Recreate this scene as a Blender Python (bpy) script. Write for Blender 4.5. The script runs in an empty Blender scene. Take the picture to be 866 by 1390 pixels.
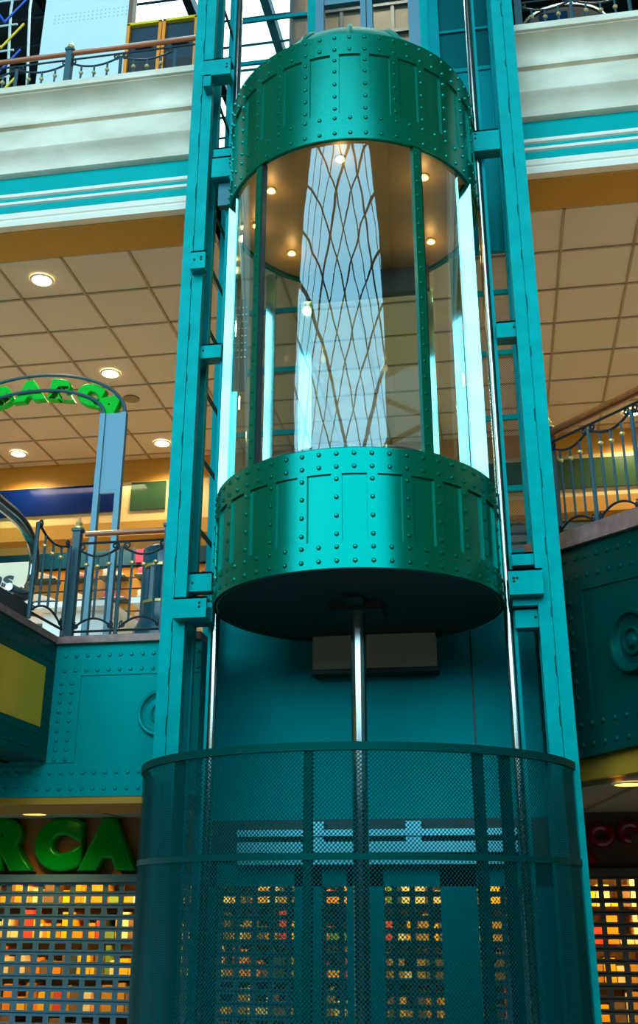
import bpy, bmesh, math, random
from math import sin, cos, pi, radians, sqrt, atan2
from mathutils import Vector, Matrix

random.seed(7)
SC = bpy.context.scene
COL = SC.collection
FL = -0.6            # ground floor level (camera eye is at z = 1.6)
CX, CY = -0.794, 6.294   # axis of the lift car

# ------------------------------------------------------------------ materials
def mat(name, col, rough=0.5, metal=0.0, spec=0.5, var=0.0, vscale=6.0, bump=0.0, bscale=40.0, coat=0.0, vcol=None, stretch=(1, 1, 1), stint=None):
    m = bpy.data.materials.new(name); m.use_nodes = True
    nt = m.node_tree; b = nt.nodes['Principled BSDF']
    b.inputs['Base Color'].default_value = (*col, 1)
    b.inputs['Roughness'].default_value = rough
    b.inputs['Metallic'].default_value = metal
    b.inputs['Specular IOR Level'].default_value = spec
    b.inputs['Coat Weight'].default_value = coat
    if stint: b.inputs['Specular Tint'].default_value = (*stint, 1)
    if var or bump:
        tc = nt.nodes.new('ShaderNodeTexCoord'); mp = nt.nodes.new('ShaderNodeMapping')
        mp.inputs['Scale'].default_value = stretch
        nt.links.new(tc.outputs['Object'], mp.inputs['Vector'])
    if var:
        n = nt.nodes.new('ShaderNodeTexNoise'); n.inputs['Scale'].default_value = vscale
        n.inputs['Detail'].default_value = 6
        nt.links.new(mp.outputs[0], n.inputs['Vector'])
        r = nt.nodes.new('ShaderNodeValToRGB')
        r.color_ramp.elements[0].position = 0.35; r.color_ramp.elements[1].position = 0.68
        c2 = vcol or tuple(c * (1 - var) for c in col)
        r.color_ramp.elements[0].color = (*c2, 1); r.color_ramp.elements[1].color = (*col, 1)
        nt.links.new(n.outputs['Fac'], r.inputs['Fac']); nt.links.new(r.outputs[0], b.inputs['Base Color'])
    if bump:
        n2 = nt.nodes.new('ShaderNodeTexNoise'); n2.inputs['Scale'].default_value = bscale
        nt.links.new(mp.outputs[0], n2.inputs['Vector'])
        bp = nt.nodes.new('ShaderNodeBump'); bp.inputs['Strength'].default_value = bump; bp.inputs['Distance'].default_value = 0.01
        nt.links.new(n2.outputs['Fac'], bp.inputs['Height']); nt.links.new(bp.outputs[0], b.inputs['Normal'])
    return m

def emit(name, col, k):
    m = bpy.data.materials.new(name); m.use_nodes = True
    nt = m.node_tree; nt.nodes.remove(nt.nodes['Principled BSDF'])
    e = nt.nodes.new('ShaderNodeEmission'); e.inputs[0].default_value = (*col, 1); e.inputs[1].default_value = k
    nt.links.new(e.outputs[0], nt.nodes['Material Output'].inputs[0])
    return m

def glass(name, tint=(0.9, 1, 0.98), refl=1.0, wave=0.0, base=0.0, rtint=(1, 1, 1)):
    """thin architectural glass: fresnel mix of a clear pane and a mirror reflection (both faces of the pane)"""
    m = bpy.data.materials.new(name); m.use_nodes = True
    nt = m.node_tree; nt.nodes.remove(nt.nodes['Principled BSDF'])
    t = nt.nodes.new('ShaderNodeBsdfTransparent'); t.inputs[0].default_value = (*tint, 1)
    g = nt.nodes.new('ShaderNodeBsdfGlossy'); g.inputs['Roughness'].default_value = 0.0; g.inputs['Color'].default_value = (*rtint, 1)
    f = nt.nodes.new('ShaderNodeFresnel'); f.inputs['IOR'].default_value = 1.52
    ge = nt.nodes.new('ShaderNodeNewGeometry'); io = nt.nodes.new('ShaderNodeMapRange')   # same reflectance from either face of the pane
    io.inputs['To Min'].default_value = 1.52; io.inputs['To Max'].default_value = 1 / 1.52
    nt.links.new(ge.outputs['Backfacing'], io.inputs['Value']); nt.links.new(io.outputs[0], f.inputs['IOR'])
    mu = nt.nodes.new('ShaderNodeMath'); mu.operation = 'MULTIPLY_ADD'; mu.inputs[1].default_value = 1.8 * refl; mu.inputs[2].default_value = base; mu.use_clamp = True
    mx = nt.nodes.new('ShaderNodeMixShader')
    nt.links.new(f.outputs[0], mu.inputs[0]); nt.links.new(mu.outputs[0], mx.inputs[0])
    nt.links.new(t.outputs[0], mx.inputs[1]); nt.links.new(g.outputs[0], mx.inputs[2])
    nt.links.new(mx.outputs[0], nt.nodes['Material Output'].inputs[0])
    if wave:
        tc = nt.nodes.new('ShaderNodeTexCoord'); mp = nt.nodes.new('ShaderNodeMapping'); mp.inputs['Scale'].default_value = (3.0, 3.0, 1.6)
        n = nt.nodes.new('ShaderNodeTexNoise'); n.inputs['Scale'].default_value = 1.6; n.inputs['Detail'].default_value = 1
        bp = nt.nodes.new('ShaderNodeBump'); bp.inputs['Strength'].default_value = wave; bp.inputs['Distance'].default_value = 0.01
        nt.links.new(tc.outputs['Object'], mp.inputs[0]); nt.links.new(mp.outputs[0], n.inputs['Vector'])
        nt.links.new(n.outputs['Fac'], bp.inputs['Height'])
        nt.links.new(bp.outputs[0], g.inputs['Normal'])
    return m

def perf(name, col, pitch, r, rough=0.65):
    """perforated sheet: staggered round holes laid out in the sheet's own metres (UV)"""
    m = mat(name, col, rough, spec=.2, stint=(0, .9, .85))
    nt = m.node_tree; L = nt.links.new; b = nt.nodes['Principled BSDF']
    uv = nt.nodes.new('ShaderNodeUVMap')
    def M(op, a, bb=None):
        n = nt.nodes.new('ShaderNodeMath'); n.operation = op
        for i, v in enumerate((a, bb)):
            if v is None: continue
            if isinstance(v, (int, float)): n.inputs[i].default_value = v
            else: L(v, n.inputs[i])
        return n.outputs[0]
    sx = nt.nodes.new('ShaderNodeSeparateXYZ'); L(uv.outputs[0], sx.inputs[0])
    def dist(off):
        u = M('SUBTRACT', M('FRACT', M('ADD', M('DIVIDE', sx.outputs[0], pitch), off)), 0.5)
        v = M('SUBTRACT', M('FRACT', M('ADD', M('DIVIDE', sx.outputs[1], pitch), off)), 0.5)
        return M('ADD', M('MULTIPLY', u, u), M('MULTIPLY', v, v))
    hole = M('LESS_THAN', M('MINIMUM', dist(0.0), dist(0.5)), (r / pitch) ** 2)
    t = nt.nodes.new('ShaderNodeBsdfTransparent'); mx = nt.nodes.new('ShaderNodeMixShader')
    L(hole, mx.inputs[0]); L(b.outputs[0], mx.inputs[1]); L(t.outputs[0], mx.inputs[2])
    L(mx.outputs[0], nt.nodes['Material Output'].inputs[0])
    return m

M = {}
TT = (0.0, 0.9, 0.85)   # metallic lacquer: tinted sheen
M['ring'] = mat('ring_green_paint', (0.0, 0.095, 0.04), 0.25, spec=1.0, var=0.12, vscale=3, bump=0.012, bscale=60, stint=(0.0, .95, .85))
M['ring'].node_tree.nodes['Principled BSDF'].inputs['IOR'].default_value = 1.8
M['teal'] = mat('column_teal_paint', (0.0, 0.33, 0.335), 0.42, spec=0.8, var=0.22, vscale=7, bump=0.03, bscale=30, stint=TT)
M['tealdark'] = mat('shaft_teal_paint', (0.0, 0.26, 0.30), 0.4, spec=0.8, var=0.2, vscale=3, stretch=(1, 1, .5), stint=TT)
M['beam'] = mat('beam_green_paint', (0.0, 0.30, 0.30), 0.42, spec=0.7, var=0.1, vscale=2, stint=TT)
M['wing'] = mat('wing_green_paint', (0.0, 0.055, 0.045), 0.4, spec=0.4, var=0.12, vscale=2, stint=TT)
M['chrome'] = mat('polished_steel', (0.50, 0.55, 0.55), 0.16, metal=1)
M['jamb'] = mat('polished_steel_jamb', (0.27, 0.66, 0.67), 0.10, metal=1)
M['operator'] = mat('operator_zinc', (0.20, 0.75, 0.90), 0.3, metal=0.7)
M['doorteal'] = mat('lift_door_teal', (0.0, 0.13, 0.15), 0.4, stint=TT)
M['cage'] = mat('cage_paint', (0.0, 0.055, 0.048), 0.5, spec=.3, stint=TT)
M['domegreen'] = mat('dome_green_paint', (0.0, 0.20, 0.15), 0.55, spec=.15, stint=TT)
M['soffitr'] = mat('soffit_beige', (.46, .38, .27), .8)
M['steel'] = mat('brushed_steel', (0.62, 0.72, 0.72), 0.24, metal=1, bump=0.02, bscale=80)
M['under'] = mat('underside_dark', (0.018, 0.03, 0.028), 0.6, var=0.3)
M['bronze'] = mat('car_ceiling_bronze', (0.50, 0.30, 0.11), 0.4, metal=0.2, var=0.08)
M['black'] = mat('black_paint', (0.012, 0.013, 0.014), 0.4)
M['darkgrey'] = mat('dark_grey', (0.04, 0.05, 0.055), 0.5)
M['iron'] = mat('blue_grey_iron', (0.03, 0.095, 0.125), 0.42, spec=0.4)
M['wrought'] = mat('dark_wrought_iron', (0.015, 0.028, 0.038), 0.45, spec=0.3)
M['gold'] = mat('gold_paint', (0.80, 0.58, 0.22), 0.35, metal=0.5)
M['wood'] = mat('handrail_wood', (0.52, 0.13, 0.035), 0.25, coat=0.4, var=0.3, vscale=8, stretch=(.3, 4, 4))
M['cornice'] = mat('cornice_plaster', (0.96, 0.83, 0.68), 0.7, var=0.25, vscale=2.2, vcol=(0.72, 0.61, 0.47), stretch=(1, 1, 2.2), bump=0.05, bscale=30)
M['white'] = mat('white_paint', (0.94, 0.83, 0.70), 0.5)
M['fascia'] = mat('fascia_teal', (0.0, 0.36, 0.36), 0.45, var=0.08, vscale=2, stint=TT)
M['ochre'] = mat('ochre_paint', (0.52, 0.25, 0.015), 0.55, var=0.06)
M['yellow'] = mat('yellow_panel', (1.0, 0.50, 0.0), 0.5)
M['tile'] = mat('ceiling_tile', (0.66, 0.58, 0.48), 0.85, var=0.06, vscale=1.2)
M['tbar'] = mat('ceiling_grid_bar', (0.36, 0.28, 0.18), 0.6)
M['cream'] = mat('cream_frame', (0.55, 0.42, 0.17), 0.5)
M['bluepane'] = mat('blue_sign_panel', (0.0, 0.010, 0.085), 0.2, spec=.3)
M['greenpane'] = mat('green_sign_panel', (0.02, 0.055, 0.025), 0.2)
M['stone'] = mat('ledge_stone', (0.46, 0.22, 0.20), 0.35, var=0.35, vscale=14)
M['shopfloor'] = mat('cream_floor', (0.62, 0.52, 0.38), 0.5)
M['floor'] = mat('mall_floor', (0.35, 0.32, 0.28), 0.3, var=0.1)
M['brownwall'] = mat('brown_wall', (0.20, 0.11, 0.045), 0.7, var=0.2)
M['atrium'] = mat('atrium_wall', (0.085, 0.065, 0.045), 0.8, var=0.2, vscale=.5)
M['darkwall'] = mat('dark_teal_wall', (0.008, 0.03, 0.032), 0.7, var=0.3, vscale=2)
M['shutter'] = mat('blue_grey_shutter', (0.09, 0.25, 0.36), 0.4, spec=0.4)
M['shutterbrown'] = mat('brown_shutter', (0.07, 0.055, 0.04), 0.5)
M['letter'] = mat('green_letter', (0.0, 0.30, 0.015), 0.18, spec=0.6, stint=(.3, 1, .3))
M['limeletter'] = mat('lime_letter', (0.0, 0.46, 0.02), 0.4, stint=(.1, 1, .2))
M['redletter'] = mat('red_letter', (0.28, 0.0, 0.01), 0.15)
M['screen'] = mat('pale_blue_panel', (0.66, 0.80, 0.84), 0.4, var=0.08, vscale=.8)
M['orange'] = mat('orange_edge', (0.95, 0.28, 0.01), 0.4)
M['navy'] = mat('navy_cabinet', (0.01, 0.035, 0.06), 0.35)
M['yel'] = mat('yellow_strut', (0.85, 0.60, 0.0), 0.4)
M['blu'] = mat('blue_strut', (0.0, 0.06, 0.45), 0.4)
M['lightgrey'] = mat('light_grey_strut', (0.55, 0.65, 0.65), 0.4)
M['whiteobj'] = mat('white_table', (0.92, 0.95, 0.95), 0.35)
M['pink'] = mat('pink_shoe', (0.80, 0.05, 0.22), 0.5)
M['shoegrey'] = mat('grey_shoe', (0.45, 0.42, 0.40), 0.6)
M['slat'] = mat('slatwall_yellow', (0.70, 0.34, 0.05), 0.5)
M['bluebin'] = mat('blue_enamel', (0.005, 0.10, 0.16), 0.25, spec=0.7)
M['signplate'] = mat('sign_post_blue', (0.11, 0.25, 0.33), 0.4, metal=0.2)
M['beige'] = mat('beige_panel', (0.55, 0.47, 0.36), 0.5)
M['rubber'] = mat('handrail_rubber', (0.05, 0.045, 0.04), 0.25, spec=0.6)
M['trim_gold'] = mat('bronze_trim', (0.55, 0.42, 0.30), 0.25, metal=1)
M['lamp'] = emit('downlight_lamp', (1.0, 0.80, 0.42), 14)
M['lampy'] = emit('yellow_lamp', (1.0, 0.55, 0.06), 6)
M['spot'] = emit('car_spot_lamp', (1.0, 0.62, 0.16), 18)
M['glass'] = glass('car_glass', (0.93, 1, 0.985), 1.0, wave=0.15, base=0.03, rtint=(.58, .88, 1.0))
M['pane'] = glass('clear_glass', (0.88, 0.97, 0.96), 0.8)
M['dimpane'] = glass('coated_clear_glass', (0.80, 0.93, 0.92), 0.12)
M['roofglass'] = emit('roof_daylight_pane', (1.0, 0.98, 0.93), 3.0)
M['cageperf'] = perf('cage_perforated_sheet', (0.0, 0.075, 0.075), 0.0205, 0.0066)
M['meshperf'] = perf('shaft_perforated_sheet', (0.02, 0.10, 0.105), 0.0185, 0.0058)

# ------------------------------------------------------------------ mesh builder
class MB:
    def __init__(s): s.v = []; s.f = []; s.uv = []; s.mi = []; s.cur = 0
    def add(s, vs, fs, uvs=None):
        o = len(s.v); s.v += [tuple(p) for p in vs]
        for i, f in enumerate(fs):
            s.f.append([o + k for k in f]); s.uv.append(uvs[i] if uvs else None); s.mi.append(s.cur)
        return s
    def box(s, x0, x1, y0, y1, z0, z1):
        P = [(x, y, z) for x in (x0, x1) for y in (y0, y1) for z in (z0, z1)]
        return s.add(P, [(0, 1, 3, 2), (4, 6, 7, 5), (0, 4, 5, 1), (2, 3, 7, 6), (0, 2, 6, 4), (1, 5, 7, 3)])
    def obox(s, c, sx, sy, sz, ang=0.0):
        """box centred on c, sizes sx sy sz, turned by ang about z"""
        ca, sa = cos(ang), sin(ang); P = []
        for x in (-sx / 2, sx / 2):
            for y in (-sy / 2, sy / 2):
                for z in (-sz / 2, sz / 2):
                    P.append((c[0] + ca * x - sa * y, c[1] + sa * x + ca * y, c[2] + z))
        return s.add(P, [(0, 1, 3, 2), (4, 6, 7, 5), (0, 4, 5, 1), (2, 3, 7, 6), (0, 2, 6, 4), (1, 5, 7, 3)])
    def tube(s, pts, r, n=8, caps=True):
        pts = [Vector(p) for p in pts]; rings = []
        rr = r if isinstance(r, (list, tuple)) else [r] * len(pts)
        up = None
        for i, p in enumerate(pts):
            d = (pts[min(i + 1, len(pts) - 1)] - pts[max(i - 1, 0)]).normalized()
            if up is None:
                up = Vector((0, 0, 1)) if abs(d.z) < .9 else Vector((1, 0, 0))
            a = d.cross(up)
            if a.length < 1e-5: a = d.orthogonal()
            a.normalize(); b = a.cross(d).normalized(); up = b
            rings.append([p + (a * cos(2 * pi * k / n) + b * sin(2 * pi * k / n)) * rr[i] for k in range(n)])
        V = [q for R in rings for q in R]; F = []
        for i in range(len(pts) - 1):
            for k in range(n):
                k2 = (k + 1) % n
                F.append((i * n + k, i * n + k2, (i + 1) * n + k2, (i + 1) * n + k))
        if caps:
            F.append(tuple(range(n))[::-1]); F.append(tuple((len(pts) - 1) * n + k for k in range(n)))
        return s.add(V, F)
    def lathe(s, prof, c, n=48, a0=0.0, a1=2 * pi, close=False):
        """prof: (r, z) pairs turned about the vertical axis through c; angle 0 faces -y"""
        full = abs(a1 - a0 - 2 * pi) < 1e-6; m = n if full else n + 1
        V = []; F = []; U = []
        for k in range(m):
            a = a0 + (a1 - a0) * k / n
            for r, z in prof: V.append((c[0] + r * sin(a), c[1] - r * cos(a), c[2] + z))
        q = len(prof)
        for k in range(n):
            k2 = (k + 1) % m
            ua, ub = a0 + (a1 - a0) * k / n, a0 + (a1 - a0) * (k + 1) / n
            for i in range(q if close else q - 1):
                j = (i + 1) % q
                F.append((k * q + i, k2 * q + i, k2 * q + j, k * q + j))
                R = max(prof[i][0], prof[j][0])
                U.append([(ua * R, prof[i][1]), (ub * R, prof[i][1]), (ub * R, prof[j][1]), (ua * R, prof[j][1])])
        s.add(V, F, U)
        if close and not full:
            s.add([V[i] for i in range(q)], [tuple(range(q))]); s.add([V[(m - 1) * q + i] for i in range(q)], [tuple(range(q))[::-1]])
        return s
    def extrude(s, prof, x0, x1):
        """closed (y, z) profile swept along x"""
        n = len(prof); V = [(x0, y, z) for y, z in prof] + [(x1, y, z) for y, z in prof]
        F = [(i, (i + 1) % n, n + (i + 1) % n, n + i) for i in range(n)] + [tuple(range(n))[::-1], tuple(range(n, 2 * n))]
        return s.add(V, F)
    def rivet(s, p, nrm, r=0.0145, h=0.0125):
        nrm = Vector(nrm).normalized(); a = nrm.orthogonal().normalized(); b = nrm.cross(a); p = Vector(p)
        V = []; n = 8
        for rr, hh in ((1, 0), (.9, .45), (.55, .85)):
            V += [p + (a * cos(2 * pi * k / n) + b * sin(2 * pi * k / n)) * r * rr + nrm * h * hh for k in range(n)]
        V.append(p + nrm * h)
        F = [(i * n + k, i * n + (k + 1) % n, (i + 1) * n + (k + 1) % n, (i + 1) * n + k) for i in range(2) for k in range(n)]
        F += [(2 * n + k, 2 * n + (k + 1) % n, 3 * n) for k in range(n)]
        return s.add(V, F)
    def panel(s, o, eu, ev, w, h):
        """flat sheet with metric UVs"""
        o, eu, ev = Vector(o), Vector(eu).normalized(), Vector(ev).normalized()
        return s.add([o, o + eu * w, o + eu * w + ev * h, o + ev * h], [(0, 1, 2, 3)], [[(0, 0), (w, 0), (w, h), (0, h)]])
    def build(s, name, m, parent=None, origin=None, smooth=30):
        off = Vector((0, 0, 0)); p = parent
        while p is not None: off += p.location; p = p.parent
        if parent is None and origin is not None: off = Vector(origin)
        me = bpy.data.meshes.new(name)
        me.from_pydata([Vector(v) - off for v in s.v], [], s.f)
        for mm in (m if isinstance(m, (list, tuple)) else [m]): me.materials.append(mm)
        if any(s.mi):
            me.polygons.foreach_set('material_index', s.mi)
        if any(s.uv):
            L = me.uv_layers.new(name='UVMap'); k = 0
            for u, f in zip(s.uv, s.f):
                for i in range(len(f)):
                    L.data[k].uv = u[i] if u else (0, 0); k += 1
        bm = bmesh.new(); bm.from_mesh(me)
        bmesh.ops.recalc_face_normals(bm, faces=bm.faces)
        bm.to_mesh(me); bm.free()
        if smooth:
            me.shade_smooth(); me.set_sharp_from_angle(angle=radians(smooth))
        o = bpy.data.objects.new(name, me); COL.objects.link(o)
        if parent is not None: o.parent = parent
        elif origin is not None: o.location = origin
        return o

def bx(*a): return MB().box(*a)
def tag(o, label, cat, group=None, kind=None):
    o['label'] = label; o['category'] = cat
    if group: o['group'] = group
    if kind: o['kind'] = kind
    return o
def thing(name, loc, label, cat, group=None):
    o = bpy.data.objects.new(name, None); COL.objects.link(o); o.location = loc; o.empty_display_size = .1
    return tag(o, label, cat, group)
def struct(o, label=None):
    o['kind'] = 'structure'
    if label: o['label'] = label
    return o
def copy_tree(o, parent=None):
    c = o.copy(); COL.objects.link(c)
    if parent is not None: c.parent = parent
    for ch in list(o.children): copy_tree(ch, c)
    return c
def text_mb(txt, size, depth, offset, xf, bevel=0.0):
    """letters as solid geometry; xf maps the text's (x, y, z) to the place"""
    cu = bpy.data.curves.new('txt', 'FONT'); cu.body = txt; cu.size = size; cu.extrude = depth; cu.offset = offset
    cu.bevel_depth = bevel; cu.bevel_resolution = 2; cu.align_x = 'CENTER'; cu.resolution_u = 6
    ob = bpy.data.objects.new('txt', cu); COL.objects.link(ob)
    bpy.context.view_layer.update()
    me = ob.to_mesh(); mb = MB()
    mb.add([xf(v.co) for v in me.vertices], [list(p.vertices) for p in me.polygons])
    ob.to_mesh_clear(); bpy.data.objects.remove(ob); bpy.data.curves.remove(cu)
    return mb

# ------------------------------------------------------------------ camera
f_px, th, roll, yaw = 1421.88, 0.3849, 0.0021, radians(9.4)
Rz = Matrix.Rotation(yaw, 3, 'Z')
r0, w0, u0 = Vector((1, 0, 0)), Vector((0, cos(th), sin(th))), Vector((0, -sin(th), cos(th)))
r = Rz @ (cos(roll) * r0 + sin(roll) * u0); u = Rz @ (-sin(roll) * r0 + cos(roll) * u0); w = Rz @ w0
cd = bpy.data.cameras.new('camera'); cam = bpy.data.objects.new('camera', cd); COL.objects.link(cam)
mt = Matrix((r, u, -w)).transposed().to_4x4(); mt.translation = (0, 0, 1.6); cam.matrix_world = mt
cd.sensor_fit = 'VERTICAL'; cd.sensor_height = 36; cd.lens = f_px / 1390 * 36
cd.shift_y = -45 / 1390; cd.clip_end = 200; cd.clip_start = .05
SC.camera = cam

# ------------------------------------------------------------------ the setting
def setting():
    struct(bx(-20, 13, -11.5, 16, FL - .2, FL).build('floor', M['floor'], smooth=0))
    # --- atrium shell behind and beside the photographer
    struct(bx(-20.3, -20, -11.5, 16, FL, 26).build('wall_left', M['atrium'], smooth=0))
    struct(bx(13, 13.3, -11.5, 16, FL, 26).build('wall_right', M['atrium'], smooth=0))
    struct(bx(-20, 13, -11.5, 3.0, 25.8, 26).build('ceiling', M['atrium'], smooth=0))
    # gable wall with a big arched window
    wx, hw, zb, zs, bb = -3.9, 14.1, 5.5, 15.6, 7.8
    arch = [(wx - hw, zb)] + [(wx - hw * cos(pi * k / 40), zs + bb * sin(pi * k / 40)) for k in range(41)] + [(wx + hw, zb)]
    mb = MB()
    for y in (-11.3, -10.9):
        for (xa, za), (xb, zc) in zip(arch[:-1], arch[1:]):
            mb.add([(xa, y, za), (xb, y, zc), (xb, y, 26), (xa, y, 26)], [(0, 1, 2, 3)]) if abs(xa - xb) > 1e-4 else None
    mb.box(-20, wx - hw, -11.3, -10.9, FL, 26); mb.box(wx + hw, 13, -11.3, -10.9, FL, 26); mb.box(wx - hw, wx + hw, -11.3, -10.9, FL, zb)
    for (xa, za), (xb, zc) in zip(arch[:-1], arch[1:]):
        mb.add([(xa, -11.3, za), (xb, -11.3, zc), (xb, -10.9, zc), (xa, -10.9, za)], [(0, 1, 2, 3)])
    struct(mb.build('wall_front', M['atrium'], smooth=0))
    # lattice of glazing bars
    def inside(x, z):
        if z < zb or abs(x - wx) > hw: return False
        return z < zs or ((x - wx) / hw) ** 2 + ((z - zs) / bb) ** 2 < 1
    mb = MB()
    def clipbar(c, sl, rad):
        run = None
        for k in range(0, 601):
            x = wx - hw + 2 * hw * k / 600; z = c + sl * (x - wx)
            if inside(x, z):
                if run is None: run = (x, z)
                last = (x, z)
            elif run is not None:
                mb.tube([(run[0], -11.1, run[1]), (last[0], -11.1, last[1])], rad, 6); run = None
        if run is not None: mb.tube([(run[0], -11.1, run[1]), (last[0], -11.1, last[1])], rad, 6)
    for k in range(-8, 26):
        c = -2 + k * 2.0
        clipbar(c, .50, .15 if k % 5 == 0 else .07); clipbar(c + .9, -.54, .15 if k % 5 == 2 else .07)
    for k in range(0):
        x = wx - hw + 2 * hw * (k + .5) / 8
        top = zs + bb * sqrt(max(0, 1 - ((x - wx) / hw) ** 2))
        mb.tube([(x, -11.1, zb), (x, -11.1, top)], .06, 6)
    struct(mb.build('window_1', M['atrium']), 'diagonal glazing bars of the arched atrium window')

    # --- upper facade: cornice, striped fascia, ochre soffit  (split where the shaft stands)
    prof = [(6.62, 7.20), (6.595, 7.21), (6.595, 7.255), (6.585, 7.30), (6.55, 7.35), (6.525, 7.37), (6.515, 7.385), (6.515, 7.40), (6.555, 7.402), (6.555, 7.414), (6.54, 7.416), (6.54, 7.60), (6.55, 7.602), (6.56, 7.615), (6.56, 7.628), (6.52, 7.632), (6.52, 7.655), (6.53, 7.665), (6.545, 7.70), (6.545, 7.76), (6.525, 7.81), (6.48, 7.855), (6.435, 7.872), (6.425, 7.875), (6.425, 7.884), (6.40, 7.886), (6.40, 7.945), (6.75, 7.945), (6.75, 7.20)]
    segs = ((-12, -2.06), (.46, 8))
    for i, (x0, x1) in enumerate(segs):
        struct(MB().extrude(prof, x0, x1).build('trim_%d' % (i + 1), M['cornice'], smooth=25), 'white moulded plaster cornice below the upper balustrade')
        struct(bx(x0, x1, 6.65, 6.9, 6.83, 7.20).build('trim_%d' % (i + 3), M['fascia'], smooth=0), 'teal fascia board')
        mb = MB()
        for z0, z1 in ((6.99, 7.035), (6.915, 6.955)):
            mb.extrude([(6.65, z0), (6.632, z0 + .008), (6.632, z1 - .008), (6.65, z1)], x0, x1)
        mb.extrude([(6.70, 6.70), (6.625, 6.70), (6.618, 6.745), (6.64, 6.757), (6.64, 6.772), (6.628, 6.78), (6.628, 6.83), (6.70, 6.83)], x0, x1)
        struct(mb.build('trim_%d' % (i + 5), M['white']), 'white mouldings on the teal fascia')
    struct(bx(-12, -2.05, 6.70, 7.085, 6.69, 7.0).build('trim_7', M['ochre'], smooth=0)); struct(bx(.46, 8, 6.70, 7.085, 6.69, 7.0).build('trim_8', M['ochre'], smooth=0))
    # upper floor slab, left and right of the shaft
    for (x0, x1, y0) in ((-12, -2.05, 6.7), (.46, 8, 6.7), (-2.05, .46, 7.3)):
        struct(bx(x0, x1, max(y0, 7.085), 15, 7.1, 7.5).build('floor', M['darkwall'], smooth=0))
    # --- mid floor ceiling: tiles and grid bars
    mb = MB(); 
    for (x0, x1) in ((-12, -2.05), (-2.05, .46), (.46, 8)):
        mb.box(x0, x1, 7.085 if x0 != -2.05 else 7.3, 11.45, 6.705, 6.78)
    mb.cur = 1
    for k in range(-14, 20):
        x = -3.414 + .6 * k
        y0 = 7.3 if -2.05 < x < .46 else 7.085
        if -12 < x < 8: mb.box(x - .011, x + .011, y0, 11.45, 6.693, 6.71)
    for k in range(-1, 7):
        y = 7.696 + .6 * k
        for (x0, x1) in ((-12, -2.05), (.46, 8)) + (((-2.05, .46),) if y > 7.3 else ()):
            mb.box(x0, x1, y - .011, y + .011, 6.693, 6.71)
    struct(mb.build('ceiling', [M['tile'], M['tbar']], smooth=0), 'suspended ceiling of beige tiles in a brown grid')
    # --- mid floor back wall: ochre bulkhead, framed sign panels
    mb = bx(-12, 8, 11.45, 11.7, 6.40, 7.0)
    struct(mb.build('wall_back', M['ochre'], smooth=0))
    struct(bx(-12, 8, 11.43, 11.7, 5.62, 6.40).build('trim_9', M['cream'], smooth=0), 'cream frame around the shop sign panels')
    struct(bx(-12, 8, 11.2, 11.43, 5.62, 5.80).build('trim_10', M['ochre'], smooth=0))
    tag(bx(-9, -4.36, 11.40, 11.44, 6.02, 6.38).build('sign_panel', M['bluepane'], origin=(-6, 11.42, 6.02), smooth=0), 'long dark blue sign panel in the cream frame over the shoe shop', 'sign')
    tag(bx(-4.22, -3.78, 11.40, 11.44, 6.02, 6.38).build('sign_panel', M['greenpane'], origin=(-4, 11.42, 6.02), smooth=0), 'small dark green sign panel to the right of the long blue one', 'sign')
    tag(bx(-.3, 4.5, 11.40, 11.44, 5.98, 6.34).build('sign_panel', M['greenpane'], origin=(1.8, 11.42, 5.98), smooth=0), 'dark green sign panel behind the right-hand balustrade', 'sign')
    # mid floor
    for (x0, x1, y0) in ((-12, -2.06, 6.85), (.46, 8, 6.95), (-2.06, .46, 7.3)):
        struct(bx(x0, x1, y0, 15, 3.0, 3.26).build('floor', M['shopfloor'], smooth=0))
    # shop interior behind
    struct(bx(-12, 8, 14.0, 14.2, 3.26, 7.0).build('wall_back', M['brownwall'], smooth=0))
    struct(bx(-12, 8, 11.7, 14.0, 6.4, 6.5).build('ceiling', M['brownwall'], smooth=0))
    # right interior: grey shutter wall of the closed shop at mid level
    mb = MB()
    for k in range(20):
        mb.extrude([(11.5, 3.3 + k * .115), (11.45, 3.32 + k * .115), (11.45, 3.40 + k * .115), (11.5, 3.41 + k * .115)], -.4, 5)
    tag(mb.build('roller_shutter', mat('grey_shutter', (.12, .15, .17), .45), origin=(2, 11.5, 3.26)), 'closed grey slatted shutter behind the right-hand balustrade', 'shutter')

    # --- mid beams (riveted)
    def riveted(mb, o, eu, nrm, spots):
        for a, z in spots:
            mb.rivet((o[0] + eu[0] * a, o[1] + eu[1] * a, z), nrm, .015, .013)
    # left beam, parallel to the facade
    X0, X1, Yb, z0, z1 = -2.93, -1.9, 6.70, 2.235, 3.235
    mb = bx(-6, X1, Yb, Yb + .2, z0, z1)
    # raised straps around a recessed field
    mb.box(X0, X1, Yb - .008, Yb, 3.02, z1); mb.box(X0, X0 + .20, Yb - .008, Yb, 2.45, 3.02); mb.box(-6, X1, Yb - .008, Yb, z0, 2.43)
    sp = []
    for k in range(13): sp += [(X0 + .08 + k * .0775, 3.155), (X0 + .08 + k * .0775, 3.055)]
    for k in range(9): sp += [(X0 + .065, 2.97 - k * .0625), (X0 + .14, 2.97 - k * .0625)]
    for k in range(-8, 14): sp += [(X0 + .04 + k * .076, 2.385), (X0 + .04 + k * .076, 2.285)]
    riveted(mb, (0, Yb - .008, 0), (1, 0), (0, -1, 0), sp)
    b = struct(mb.build('trim_11', M['beam']), 'teal riveted floor beam with a round boss')
    rp = [(.125, 0), (.125, .02), (.117, .034), (.107, .032), (.099, .012), (.085, .004), (.06, .006), (.055, .02), (.046, .024), (.04, .010), (.03, .012), (.02, .03), (0, .036)]
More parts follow.
